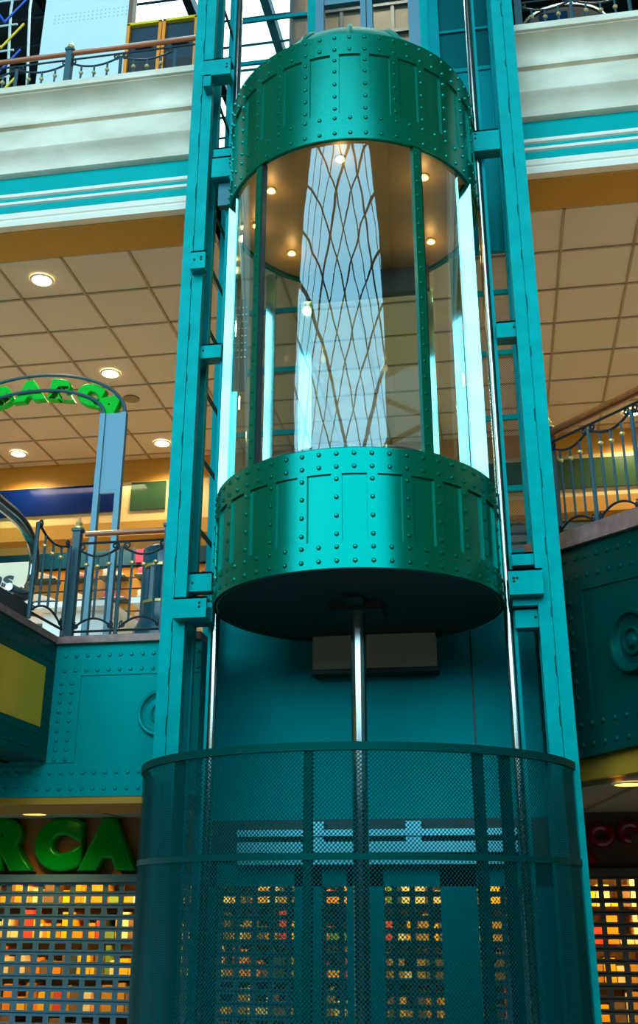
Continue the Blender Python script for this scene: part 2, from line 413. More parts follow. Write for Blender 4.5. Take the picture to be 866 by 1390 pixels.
    def roundel(c, nrm, parent, m, rr=1.0):
        mb = MB(); nrm = Vector(nrm); a = Vector((0, 0, 1)); bvec = nrm.cross(a).normalized(); n = 40; V = []; F = []
        for rad, h in rp:
            for k in range(n): V.append(Vector(c) + (a * cos(2 * pi * k / n) + bvec * sin(2 * pi * k / n)) * rad * rr + nrm * h * rr)
        for i in range(len(rp) - 1):
            for k in range(n): F.append((i * n + k, i * n + (k + 1) % n, (i + 1) * n + (k + 1) % n, (i + 1) * n + k))
        return mb.add(V, F).build('roundel', m, parent)
    roundel((-2.16, Yb, 2.755), (0, -1, 0), b, M['beam'], 1.22)
    struct(bx(X0 - .02, X1, Yb - .05, 6.9, 3.235, 3.285).build('trim_12', M['stone'], smooth=0), 'brown stone ledge under the left balustrade')
    # small piece of the beam seen inside the shaft is the same beam; ochre edge below
    struct(bx(-8, -2.05, Yb, 7.45, 2.19, 2.235).build('trim_13', M['ochre'], smooth=0)); 
    # --- right wing beam, swinging towards the viewer
    ang = radians(-57); eu = Vector((cos(ang), sin(ang), 0)); nr = Vector((sin(ang), -cos(ang), 0))
    if nr.y > 0: nr = -nr
    nr = Vector((-abs(sin(ang)), -abs(cos(ang)), 0))
    W0 = Vector((.36, 6.86, 0))
    def wbox(mb, a0, a1, d0, d1, za, zc):
        P = [W0 + eu * a + nr * d + Vector((0, 0, z - (.10 * (a - .25) if z > 3.4 else -.03 * (a - .25)))) for a in (a0, a1) for d in (d0, d1) for z in (za, zc)]
        return mb.add(P, [(0, 1, 3, 2), (4, 6, 7, 5), (0, 4, 5, 1), (2, 3, 7, 6), (0, 2, 6, 4), (1, 5, 7, 3)])
    zt, zl = 3.72, 2.41
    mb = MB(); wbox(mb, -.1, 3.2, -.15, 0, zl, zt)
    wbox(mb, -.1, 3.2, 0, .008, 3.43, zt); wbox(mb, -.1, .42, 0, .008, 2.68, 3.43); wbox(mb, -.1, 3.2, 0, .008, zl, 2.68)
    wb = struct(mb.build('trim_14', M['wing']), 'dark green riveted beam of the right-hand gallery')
    mb = MB(); q = []
    for k in range(26): q += [(.18 + k * .105, 3.64 - .10 * (k * .105 - .07)), (.18 + k * .105, 3.52 - .10 * (k * .105 - .07))]
    for k in range(7): q += [(.30, 3.36 - k * .1)]
    for k in range(26): q += [(.20 + k * .105, 2.60), (.20 + k * .105, 2.48)]
    for a, z in q:
        mb.rivet(W0 + eu * a + nr * .008 + Vector((0, 0, z)), nr, .017, .014)
    mb.build('rivets', M['wing'], wb)
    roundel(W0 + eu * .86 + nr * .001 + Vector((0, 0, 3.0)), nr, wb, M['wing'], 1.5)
    mb = MB(); wbox(mb, -.1, 3.2, -.2, .04, zt, zt + .11)
    struct(mb.build('trim_15', M['stone'], smooth=0), 'brown stone ledge under the right balustrade')
    # gallery floor behind the wing beam, ochre edge under it and the low soffit behind
    def prism(P, za, zc, nme, m, label=None):
        n = len(P); V = [Vector((x, y, za)) for x, y in P] + [Vector((x, y, zc)) for x, y in P]
        F = [tuple(range(n)), tuple(range(n, 2 * n))] + [(i, (i + 1) % n, n + (i + 1) % n, n + i) for i in range(n)]
        struct(MB().add(V, F).build(nme, m, smooth=0), label)
    A = lambda a, d: (W0.x + eu.x * a - nr.x * d, W0.y + eu.y * a - nr.y * d)
    y3 = A(3.2, .15)[1]
    prism([A(.02, .16), A(3.2, .16), (8, y3), (8, 7.0), (.49, 7.0)], 3.1, 3.40, 'floor', M['shopfloor'])
    prism([A(-.05, .05), A(3.2, .05), A(3.2, .14), A(-.05, .14)], 2.29, 2.42, 'trim_16', M['ochre'], 'ochre edge under the right gallery beam')
    prism([A(.02, .12), A(3.2, .12), (8, y3), (8, 8.8), (.47, 8.8)], 2.262, 2.30, 'ceiling', M['soffitr'], 'low beige soffit under the right gallery')
    mb = MB()
    for x, y0 in ((.86, 6.35), (2.0, 4.9)): mb.tube([(x, y0, 2.258), (x - .25, 8.8, 2.258)], .012, 4)
    struct(mb.build('trim_18', M['tbar']))
    # --- ground floor ceiling and shop fronts
    mb = bx(-8, -2.05, 6.9, 8.8, 2.26, 2.3); mb.box(-2.05, .46, 7.3, 8.8, 2.26, 2.3); mb.cur = 1
    for x in (-4.6, -3.1): mb.box(x - .012, x + .012, 6.9, 8.8, 2.252, 2.27)
    struct(mb.build('ceiling', [mat('soffit_white', (.5, .44, .36), .8), M['tbar']], smooth=0), 'low white soffit in front of the ground floor shops')
    struct(bx(-8, -2.0, 8.8, 8.9, 1.80, 2.3).build('wall_back', mat('sign_wall_brown', (.40, .17, .05), .5), smooth=0), 'brown sign band over the left shop shutter')
    struct(bx(.3, 8, 8.8, 8.9, 1.82, 2.3).build('wall_back', mat('sign_wall_dark', (.13, .035, .012), .5), smooth=0), 'dark brown sign band over the right shop shutter')
    struct(bx(-2.0, .3, 8.8, 8.9, 1.80, 2.3).build('wall_back', M['darkwall'], smooth=0))
    struct(bx(-8, 8, 11.2, 11.3, FL, 2.3).build('wall_back', mat('shop_back_wall', (.62, .34, .10), .6, var=.5, vscale=3), smooth=0))
    struct(bx(-8, 8, 8.9, 11.3, 2.2, 2.3).build('ceiling', M['tile'], smooth=0))
    # --- upper floor background
    struct(bx(-12, 8, 14.5, 14.7, 7.5, 14).build('wall_back', M['darkwall'], smooth=0))
setting()

# ------------------------------------------------------------------ roof over the upper floor, with glazed bays
def roof():
    # rafters and glazing on a pitched roof rising away from the atrium
    mb = MB()
    z_at = lambda y: 12.6 + (y - 6) * .12
    for x in [(-12 + k * 1.05) for k in range(20)]:
        mb.add([(x - .06, 6, z_at(6)), (x + .06, 6, z_at(6)), (x + .06, 15, z_at(15)), (x - .06, 15, z_at(15)),
                (x - .06, 6, z_at(6) + .2), (x + .06, 6, z_at(6) + .2), (x + .06, 15, z_at(15) + .2), (x - .06, 15, z_at(15) + .2)],
               [(0, 1, 2, 3), (4, 5, 6, 7), (0, 1, 5, 4), (1, 2, 6, 5), (2, 3, 7, 6), (3, 0, 4, 7)])
    for k in range(16):
        y = 6 + k * .55
        mb.tube([(-12, y, z_at(y) - .02), (8, y, z_at(y) - .02)], .02, 6)
    struct(mb.build('trim_17', M['darkwall']), 'dark rafters of the glazed roof')
    mb = MB()
    for x0, x1 in ((-12, -5.2), (-1.3, .1), (.75, 8)):
        mb.add([(x0, 6, z_at(6) + .1), (x1, 6, z_at(6) + .1), (x1, 15, z_at(15) + .1), (x0, 15, z_at(15) + .1)], [(0, 1, 2, 3)])
    mb.add([(-12, 6, z_at(6) + .1), (8, 6, z_at(6) + .1), (8, 6, 26), (-12, 6, 26)], [(0, 1, 2, 3)])
    mb.add([(-20, 3, 25.8), (13, 3, 25.8), (13, 6, 25.8), (-20, 6, 25.8)], [(0, 1, 2, 3)])
    struct(mb.build('ceiling', M['darkwall'], smooth=0))
    # dark lattice girder crossing under the glazing
    mb = MB()
    for y, z in ((8.4, 11.3), (8.4, 12.1)): mb.tube([(-12, y, z), (8, y, z)], .06, 6)
    for k in range(34):
        x = -12 + k * .6; mb.tube([(x, 8.4, 11.3 if k % 2 else 12.1), (x + .6, 8.4, 12.1 if k % 2 else 11.3)], .035, 6)
    tag(mb.build('roof_girder', M['tealdark'], origin=(-2, 8.4, 11.3)), 'dark lattice girder high under the glazed roof', 'girder')
roof()

# ------------------------------------------------------------------ lift car
STRAP = 2 * pi / 28
def cyl_pt(a, R, z): return (CX + R * sin(a), CY - R * cos(a), z)
def ring_mesh(z0, z1, top_lo, bot_hi, rows_full, rows_strap):
    R = .9; mb = MB()
    mb.lathe([(R - .03, z0), (R - .014, z0), (R - .014, z1), (R - .03, z1)], (CX, CY, 0), 140, close=True)
    mb.lathe([(R - .02, top_lo), (R, top_lo), (R, z1), (R - .006, z1 + .006), (R - .05, z1 + .006), (R - .05, z1 - .01), (R - .02, z1 - .01)], (CX, CY, 0), 140, close=True)
    mb.lathe([(R - .02, z0), (R, z0), (R, bot_hi), (R - .02, bot_hi)], (CX, CY, 0), 140, close=True)
    hw = .030 / R
    for k in range(28):
        a = k * STRAP
        mb.lathe([(R - .02, bot_hi - .005), (R - .0005, bot_hi - .005), (R - .0005, top_lo + .005), (R - .02, top_lo + .005)], (CX, CY, 0), 3, a - hw, a + hw, close=True)
        for z in rows_strap: mb.rivet(cyl_pt(a, R - .001, z), (sin(a), -cos(a), 0))
    for k in range(56):
        a = k * STRAP / 2
        for z in rows_full: mb.rivet(cyl_pt(a, R - .0005, z), (sin(a), -cos(a), 0))
    return mb

def car():
    t = thing('lift_car', (CX, CY, 3.288), 'round green riveted glass lift car hanging between the teal columns', 'lift')
    ring_mesh(3.288, 3.998, 3.842, 3.44, (3.963, 3.883, 3.408, 3.328), (3.808, 3.70, 3.59, 3.482)).build('lower_ring', M['ring'], t)
    ring_mesh(6.18, 7.06, 6.885, 6.385, (7.025, 6.922, 6.344, 6.222), (6.83, 6.735, 6.626, 6.524, 6.423)).build('upper_ring', M['ring'], t)
    # roof: shallow dome with radial ribs
    prof = [(.80, 7.05), (.79, 7.14), (.74, 7.25), (.65, 7.37), (.52, 7.475), (.36, 7.555), (.2, 7.60), (0.02, 7.62)]
    d = MB().lathe(prof, (CX, CY, 0), 64).build('dome', M['domegreen'], t)
    mb = MB()
    for k in range(14):
        a = (k + .25) * 2 * pi / 14
        mb.tube([cyl_pt(a, rr, z + .005) for rr, z in prof[:-1]], .02, 6)
    mb.build('rib', M['domegreen'], d)
    # underside: recessed plate, ram head and cross bar
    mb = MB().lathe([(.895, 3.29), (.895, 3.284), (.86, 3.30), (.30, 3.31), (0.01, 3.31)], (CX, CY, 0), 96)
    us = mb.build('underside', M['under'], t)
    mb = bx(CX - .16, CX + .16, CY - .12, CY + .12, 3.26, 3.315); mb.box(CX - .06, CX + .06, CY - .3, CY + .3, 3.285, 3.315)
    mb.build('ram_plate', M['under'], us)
    # floor and ceiling of the car
    MB().lathe([(.86, 3.99), (.86, 4.01), (0.01, 4.01)], (CX, CY, 0), 64).build('car_floor', M['darkgrey'], t)
    ceil = MB().lathe([(.875, 6.30), (.875, 6.215), (.86, 6.20), (.50, 6.20), (0.01, 6.20)], (CX, CY, 0), 96).build('car_ceiling', M['bronze'], t)
    for (x, y) in ((-.79, 5.614), (-1.313, 5.868), (-1.313, 6.635), (-.253, 5.894), (-.255, 6.651), (-1.5, 6.25)):
        s = MB().lathe([(.040, 6.205), (.040, 6.192), (.030, 6.188), (.027, 6.20)], (x, y, 0), 16).build('spotlight', M['gold'], ceil)
        MB().lathe([(.026, 6.192), (.018, 6.183), (.0005, 6.18)], (x, y, 0), 16).build('lamp', M['spot'], s)
        l = bpy.data.lights.new('spot_bulb', 'POINT'); l.energy = 0.7; l.color = (1, .68, .3); l.shadow_soft_size = .03
        o = bpy.data.objects.new('spot_bulb', l); COL.objects.link(o); o.parent = t; o.location = (x - CX, y - CY, 6.09 - 3.288)
    # mullions with rivets
    A1, A2 = radians(-37.4), radians(35.2)
    def mull(a, riv=True):
        mb = MB(); hw = .027 / .88
        mb.lathe([(.855, 3.99), (.893, 3.99), (.893, 6.19), (.855, 6.19)], (CX, CY, 0), 3, a - hw, a + hw, close=True)
        if riv:
            for k in range(20): mb.rivet(cyl_pt(a - .006, .893, 4.06 + k * .109), (sin(a), -cos(a), 0), .011, .010)
        mb.build('mullion', M['ring'], t)
        mb = MB(); mb.lathe([(.85, 3.99), (.888, 3.99), (.888, 6.19), (.85, 6.19)], (CX, CY, 0), 1, a + hw, a + hw + .012, close=True)
        mb.build('glazing_bead', M['black'], t)
    mull(A1); mull(A2)
    # curved glass panes
    E = radians(61.5)
    for a0, a1 in ((-E, A1), (A1, A2), (A2, E)):
        MB().lathe([(.872, 3.99), (.872, 6.19)], (CX, CY, 0), 40, a0 + .02, a1 - .02).build('glass_panel', M['glass'], t)
    for sgn in (-1, 1):
        a0, a1 = sorted((sgn * radians(100), sgn * radians(142)))
        MB().lathe([(.872, 3.99), (.872, 6.19)], (CX, CY, 0), 20, a0, a1).build('glass_panel', M['dimpane'], t)
        # flat polished jambs at the sides, facing the front
        xa, xb = sorted((CX + sgn * .757, CX + sgn * .850))
        mb = bx(xa, xb, CY - .30, CY - .275, 4.0, 6.18)
        xa, xb = sorted((CX + sgn * .750, CX + sgn * .766))
        mb.box(xa, xb, CY - .43, CY - .275, 4.0, 6.18)
        mb.build('side_jamb', M['jamb'], t, smooth=0)
        xr = CX + sgn * .47
        bx(xr - .05, xr + .05, CY + .68, CY + .73, 4.0, 6.0).build('door_jamb', M['jamb'], t, smooth=0)
        xo = CX + sgn * .70
        bx(xo - .035, xo + .035, CY + .46, CY + .50, 4.0, 6.1).build('rear_post', M['jamb'], t, smooth=0)
    bx(CX - .5, CX + .5, CY + .66, CY + .74, 5.98, 6.19).build('door_header', M['darkgrey'], t)
    bx(CX - .42, CX + .42, CY + .705, CY + .712, 4.0, 5.98).build('car_door', M['dimpane'], t)
    # operating panel with buttons on the left jamb
    p = bx(CX - .75, CX - .70, CY - .25, CY - .235, 4.75, 5.45).build('control_panel', mat('panel_bronze', (.16, .14, .11), .4), t)
    for k in range(8):
        for q in (0, 1): MB().rivet((CX - .737 + q * .024, CY - .25, 5.38 - k * .055), (0, -1, 0), .008, .005).build('button', M['steel'], p)
    # handrail
    mb = MB().tube([cyl_pt(radians(-70 + 140 * k / 24), .80, 4.05) for k in range(25)], .012, 6)
    mb.build('kick_rail', M['steel'], t)
car()

# ------------------------------------------------------------------ shaft frame
XL0, XL1 = -2.035, -1.877
XR0, XR1 = .298, .456
def shaft():
    t = thing('lift_shaft_frame', (CX, 6.35, FL), 'tall teal steel lift shaft frame with two plated front columns', 'lift shaft')
    H = 12.5
    for (x0, x1) in ((XL0, XL1), (XR0, XR1)):
        xm = (x0 + x1) / 2; mb = MB()
        xo = x0 if x0 < -1 else x1 - .012   # open channel: web on the outer side only
        mb.box(xo, xo + .012, 6.212, 6.47, FL, H); mb.box(x0, x1, 6.455, 6.47, FL, H); mb.box(x0, x1, 6.212, 6.222, FL, H)
        xi = x1 - .010 if x0 < -1 else x0
        mb.box(xi, xi + .010, 6.222, 6.262, FL, H); mb.box(xi, xi + .010, 6.415, 6.455, FL, H)
        mb.box(x0, xm - .0025, 6.2, 6.212, FL, H); mb.box(xm + .0025, x1, 6.2, 6.212, FL, H)
        c = mb.build('column', M['teal'], t, smooth=0)
        z = 0
        rr = random.Random(3)
        while z < 9:
            z += rr.uniform(.28, .5); h = rr.uniform(.05, .13)
            s = .006 if rr.random() < .5 else -.006
            MB().tube([(xm, 6.2, z), (xm + s, 6.198, z + .012), (xm + s, 6.198, z + h), (xm, 6.2, z + h + .012)], .0026, 5).build('seam_clip', M['cage'], c)
    # rear posts, ties and side lattice
    for x0, x1 in ((-1.985, -1.915), (.30, .37)):
        bx(x0, x1, 7.0, 7.10, FL, H).build('rear_post', M['tealdark'], t, smooth=0)
    for xs in (-1.94, .335):
        for k in range(20):
            z = 3.45 + k * .53
            bx(xs - .008, xs + .008, 6.47, 7.0, z, z + .03).build('tie_bar', M['cage'], t, smooth=0)
    # polished guide rods
    for x in (-1.703, .122):
        MB().tube([(x, 6.294, FL), (x, 6.294, H)], .027, 20).build('guide_rod', M['chrome'], t)
        s = -1 if x < -1 else 1
        bx(x + s * .028, x + s * .048, 6.30, 6.36, FL, H).build('rod_backing', M['tealdark'], t, smooth=0)
    # perforated infill at the back
    mb = MB(); mb.panel((-.02, 7.12, 3.9), (1, 0, 0), (0, 0, 1), .36, 2.46); mb.build('mesh_panel', M['meshperf'], t)
    mb = MB(); mb.panel((-1.95, 7.12, 3.9), (1, 0, 0), (0, 0, 1), .62, 4.3); mb.build('mesh_panel', M['meshperf'], t)
    mb = MB(); mb.panel((-1.95, 7.12, 8.25), (1, 0, 0), (0, 0, 1), .64, 4); mb.build('mesh_panel', M['meshperf'], t)
    for z in (5.98, 5.45, 4.91, 4.35, 3.87):
        bx(-.05, .34, 7.085, 7.11, z - .02, z + .02).build('cross_bar', M['teal'], t, smooth=0)
        bx(-1.92, -1.33, 7.085, 7.11, z - .02, z + .02).build('cross_bar', M['tealdark'], t, smooth=0)
    for z in (8.55, 9.05):
        bx(-1.92, -1.30, 7.09, 7.11, z, z + .04).build('cross_bar', M['tealdark'], t, smooth=0)
    # solid back plates at floor-slab height
    bx(-1.31, .37, 7.10, 7.14, 6.36, 8.2).build('back_plate', M['tealdark'], t, smooth=0)
    mb = bx(-.20, .37, 7.085, 7.10, 8.18, 8.22); mb.box(-.20, .37, 7.085, 7.10, 8.63, 8.655); mb.box(-.2, -.12, 7.06, 7.1, 8.2, 12)
    mb.build('back_frame', M['tealdark'], t, smooth=0)
    bx(-.12, .33, 7.105, 7.115, 8.2, 10.5).build('dark_plate', mat('dark_plate_teal', (0, .075, .09), .35, stint=TT), t, smooth=0)
    bx(-1.985, .37, 7.15, 7.2, 2.105, 3.9).build('pit_wall', M['tealdark'], t, smooth=0)
    bx(-.135, -.125, 7.14, 7.15, 2.1, 3.9).build('wall_seam', M['black'], t, smooth=0)
    # bracket plates
    def plate(x0, x1, z0, z1, y0=6.17, y1=6.30, holes=None, m='teal', foot=.0):
        mb = bx(x0, x1, y0, y0 + .012, z0, z1); mb.box(x0, x1, y0, y1, z0 - .012, z0); mb.box(x0, x1, y0, y1, z1 - .012, z1)
        b = mb.build('bracket', M[m], t, smooth=0)
        if holes:
            mb = MB()
            for hx, hz in holes: mb.rivet((hx, y0, hz), (0, -1, 0), .009, .006)
            mb.build('bolt', M['black'], b)
    plate(-1.93, -1.71, 7.53, 7.68, 6.10, 6.22, [(-1.74, 7.585), (-1.74, 7.615)])
    bx(-1.92, -1.86, 6.10, 6.2, 7.42, 7.53).build('gusset', M['tealdark'], t, smooth=0)
    plate(-1.84, -1.68, 6.62, 6.79, 6.17, 6.3, [(-1.70, 6.76), (-1.70, 6.72)])
    plate(-1.84, -1.70, 6.83, 6.90, 6.20, 6.3)
    bx(-1.80, -1.69, 6.24, 6.3, 6.40, 6.60).build('roller_box', mat('roller_box_blue', (.0, .16, .22), .4), t, smooth=0)
    plate(-1.95, -1.84, 5.80, 5.935, 6.12, 6.2, [(-1.87, 5.86), (-1.87, 5.88), (-1.92, 5.86)])
    plate(-1.877, -1.73, 5.14, 5.24, 6.25, 6.35, [(-1.86, 5.19)])
    plate(-1.877, -1.73, 3.455, 3.57, 6.25, 6.35, [(-1.855, 3.50)])
    plate(-1.93, -1.715, 3.245, 3.365, 6.10, 6.2, [(-1.76, 3.30), (-1.76, 3.325)])
    bx(-1.86, -1.70, 6.2, 6.34, 3.23, 3.32).build('roller_box', M['tealdark'], t, smooth=0)
    plate(.10, .285, 6.63, 6.80, 6.20, 6.3, [(.115, 6.77), (.115, 6.73)])
    plate(.17, .298, 5.12, 5.23, 6.25, 6.36, [(.285, 5.18)])
    plate(.135, .335, 3.31, 3.455, 6.12, 6.2, [(.165, 3.38), (.165, 3.40), (.185, 3.40)])
    plate(.16, .298, 3.14, 3.25, 6.25, 6.36, [(.28, 3.19)])
    plate(.165, .298, 3.53, 3.60, 6.25, 6.36)
    bx(.15, .30, 6.2, 6.3, 3.25, 3.31).build('roller_box', M['tealdark'], t, smooth=0)
    # hoistway landing at the upper floor
shaft()

def landing():
    t = thing('landing_doorway', (CX, 7.25, 7.5), 'blue-grey framed glazed landing doorway above the lift car', 'doorway')
    for x0, x1, m in ((-1.30, -1.225, 'teal'), (-1.225, -1.15, 'signplate'), (-.815, -.765, 'signplate'), (-.757, -.707, 'signplate'), (-.385, -.285, 'signplate'), (-.285, -.20, 'teal')):
        bx(x0, x1, 7.15, 7.25, 7.5, 11.2).build('frame_post', M[m], t, smooth=0)
    bx(-1.15, -.815, 7.19, 7.2, 7.5, 11).build('pane', M['pane'], t, smooth=0)
    bx(-.707, -.385, 7.19, 7.2, 7.5, 11).build('pane', M['pane'], t, smooth=0)
    for x0, x1 in ((-1.15, -.815), (-.707, -.385)): bx(x0, x1, 7.17, 7.23, 9.22, 9.28).build('transom', M['signplate'], t, smooth=0)
landing()

def lower_landing():
    t = thing('landing_door', (CX, 7.3, FL), 'ground floor lift door seen through the perforated cage', 'lift door')
    for x0, x1 in ((-1.985, -1.86), (-1.34, -1.16), (-1.0, -.76), (-.40, -.17), (.2, .37)):
        bx(x0, x1, 7.16, 7.24, FL, 1.93).build('door_stile', M['doorteal'], t, smooth=0)
    bx(-1.985, .37, 7.16, 7.24, 1.70, 1.86).build('door_rail', M['doorteal'], t, smooth=0)
    for x0, x1 in ((-1.86, -1.34), (-1.16, -1.0), (-.76, -.40), (-.17, .2)):
        bx(x0, x1, 7.195, 7.2, FL, 1.7).build('door_pane', M['pane'], t, smooth=0)
    h = bx(-1.70, .10, 7.02, 7.12, 1.90, 1.965).build('operator_track', M['operator'], t, smooth=0)
    bx(-1.70, .10, 7.02, 7.12, 2.0, 2.04).build('operator_track', M['operator'], t, smooth=0)
    bx(-1.70, .05, 7.06, 7.1, 1.83, 1.87).build('operator_track', M['operator'], t, smooth=0)
    for x in (-1.18, -.55): bx(x - .05, x + .05, 7.04, 7.1, 1.95, 2.09).build('hanger_plate', M['operator'], t, smooth=0)
    bx(-1.98, .37, 7.13, 7.17, 1.86, 2.11).build('operator_backing', M['black'], t, smooth=0)
lower_landing()

tag(MB().tube([(CX, CY, FL), (CX, CY, 3.262)], .047, 32).build('hydraulic_ram', M['chrome'], origin=(CX, CY, FL)), 'polished steel ram under the centre of the lift car', 'piston')
t = thing('door_operator_cover', (-.78, 7.1, 3.05), 'beige metal cover box on the teal wall behind the ram', 'cover')
bx(-1.20, -.36, 7.0, 7.15, 3.07, 3.5).build('cover_panel', M['beige'], t, smooth=0); bx(-1.21, -.35, 6.985, 7.15, 3.04, 3.07).build('bottom_lip', M['black'], t, smooth=0)

# ------------------------------------------------------------------ perforated cage
def cage():
    cx, cy, R = -.828, 6.47, 1.28
    t = thing('lift_cage', (cx, cy, FL), 'round dark green perforated metal cage around the foot of the lift', 'cage')
    a = radians(112)
    mb = MB()
    for RR in (R, R - .006, R - .012): mb.lathe([(RR, FL), (RR, 2.31)], (cx, cy, 0), 120, -a, a)
    mb.build('perforated_sheet', M['cageperf'], t)
    MB().lathe([(R - .016, 2.295), (R + .010, 2.295), (R + .010, 2.335), (R - .016, 2.335)], (cx, cy, 0), 120, -a, a, close=True).build('top_rim', M['cage'], t)
    MB().lathe([(R - .010, 1.79), (R + .004, 1.79), (R + .004, 1.82), (R - .010, 1.82)], (cx, cy, 0), 120, -a, a, close=True).build('seam_band', M['cage'], t)
    MB().lathe([(R - .010, .6), (R + .004, .6), (R + .004, .63), (R - .010, .63)], (cx, cy, 0), 120, -a, a, close=True).build('seam_band', M['cage'], t)
    for deg in (-78, -42, -4, 36, 44, 78):
        ph = radians(deg)
        mb = MB(); mb.lathe([(R - .06, FL), (R - .012, FL), (R - .012, 2.30), (R - .06, 2.30)], (cx, cy, 0), 2, ph - .016, ph + .016, close=True)
        mb.build('upright', M['cage'], t)
cage()

# ------------------------------------------------------------------ balustrades
def scroll(mb, c, e, r0, turns, rad, up=1, flip=1):
    pts = []
    for k in range(22):
        q = k / 21; a = -pi / 2 * up + flip * up * q * turns * 2 * pi
        rr = r0 * (1 - .72 * q); pts.append((c[0] + e[0] * rr * cos(a), c[1] + e[1] * rr * cos(a), c[2] + rr * sin(a)))
    mb.tube(pts, rad, 5)
def balustrade(name, label, P0, P1, zb, h, newels, posts, group=None, rail_ext=(0, 0), bow=True, nb=3, rail_r=.024, gold=True, rail=True, slope=0.0, zrail=None):
    """newels and posts are distances along the run; between neighbours hang a sagging bar, balusters and a bow"""
    P0, P1 = Vector((*P0, 0)), Vector((*P1, 0)); e = (P1 - P0).normalized(); L = (P1 - P0).length
    t = thing(name, (P0.x, P0.y, zb), label, 'railing', group)
    at = lambda a, z: P0 + e * a + Vector((0, 0, zb + z + slope * a))
    n = Vector((e.y, -e.x, 0)); ang = atan2(e.y, e.x)
    for a in newels:
        c = at(a, 0)
        mb = MB().obox((c.x, c.y, c.z + (h + .02) / 2), .055, .055, h + .02, ang); mb.obox((c.x, c.y, c.z + h + .025), .075, .075, .02, ang)
        nw = mb.build('newel_post', M['iron'], t, smooth=0)
        mb = MB().lathe([(.044, 0), (.042, .014), (.020, .026), (.030, .042), (.015, .066), (.002, .10)], (c.x, c.y, c.z + h + .035), 10)
        mb.build('finial', M['gold'], nw)
    stops = sorted(newels + posts)
    for a in posts:
        MB().tube([at(a, 0), at(a, h - .11)], .0145, 6).build('post', M['iron'], t)
    if rail:
        MB().tube([at(rail_ext[0], h - .005), at(L + rail_ext[1], h - .005)], rail_r, 12).build('handrail', M['wood'], t)
        mb = MB().tube([at(0, h - .075), at(L, h - .075)], .009, 6)
        mb.build('top_bar', M['wrought'], t)
    MB().tube([at(0, .045), at(L, .045)], .009, 6).build('bottom_bar', M['wrought'], t)
    for a0, a1 in zip(stops[:-1], stops[1:]):
        w_ = a1 - a0; mb = MB(); m = .02
        sag = lambda q: h - .115 - .06 * (1 - (2 * q - 1) ** 2)
        mb.tube([at(a0 + m + (w_ - 2 * m) * k / 16, sag(k / 16)) for k in range(17)], .009, 6)
        for s, aa in ((1, a0 + m), (-1, a1 - m)):
            scroll(mb, at(aa + s * .022, h - .105), e * s, .03, 1.3, .007, up=1, flip=-1)
        if bow:
            mb.build('scroll_work', M['wrought'], t); mb = MB()
            mb.tube([at(a0 + m + (w_ - 2 * m) * k / 16, .06 + .075 * (1 - (2 * k / 16 - 1) ** 2)) for k in range(17)], .008, 6)
            for s, aa in ((1, a0 + m), (-1, a1 - m)):
                scroll(mb, at(aa + s * .025, .085), e * s, .025, 1.2, .006, up=-1, flip=-1)
        mb.build('bow_work' if bow else 'scroll_work', M['wrought'], t)
        for k in range(nb):
            a = a0 + w_ * (k + 1) / (nb + 1) ; q = (k + 1) / (nb + 1)
            zt = sag(q); zl = .06 + (.075 * (1 - (2 * q - 1) ** 2) if bow else 0)
            b = MB().tube([at(a, zl), at(a, zt)], .0085, 6).build('baluster', M['iron'], t)
            c = at(a, zt - .075)
            MB().lathe([(.009, -.013), (.019, -.005), (.019, .005), (.009, .013)], (c.x, c.y, c.z), 10).build('collar', M['gold'], b)
    return t
# upper floor, left and right of the shaft (base hidden behind the cornice lip)
balustrade('balustrade', 'iron balustrade with wooden handrail on the upper cornice left of the shaft', (-5.25, 6.62), (-2.10, 6.62), 7.86, .60,
           [1.95], [.03, .51, .99, 1.47, 2.42, 2.90], bow=False, zrail=0)
balustrade('balustrade', 'iron balustrade with gold knuckles on the upper cornice right of the shaft', (.50, 6.62), (3.4, 6.62), 7.86, .60,
           [.03], [.45, .90, 1.35, 1.80, 2.25, 2.7], bow=False)
balustrade('balustrade', 'iron balustrade with wooden rail between gold-topped newels beside the left column', (-2.86, 6.72), (-2.10, 6.72), 3.285, .76,
           [0.0, .68], [.335], rail_ext=(.06, 0), rail_r=.02)
balustrade('balustrade', 'short railing run returning from the corner newel towards the escalator', (-2.90, 6.15), (-2.88, 6.66), 3.285, .76, [], [0.0, .50], rail=False)
WA = radians(-57); WE = (cos(WA), sin(WA))
Wp = lambda a, d=0.0: (.36 + WE[0] * a - abs(WE[1]) * d, 6.86 + WE[1] * a - abs(WE[0]) * d)
balustrade('balustrade', 'iron balustrade with dark wooden handrail on the right-hand gallery', Wp(.12, -.08), Wp(2.4, -.08), 3.83, .80,
           [0.0], [.42, .84, 1.26, 1.68, 2.1], rail_ext=(.05, 0), rail_r=.03, slope=-.10)

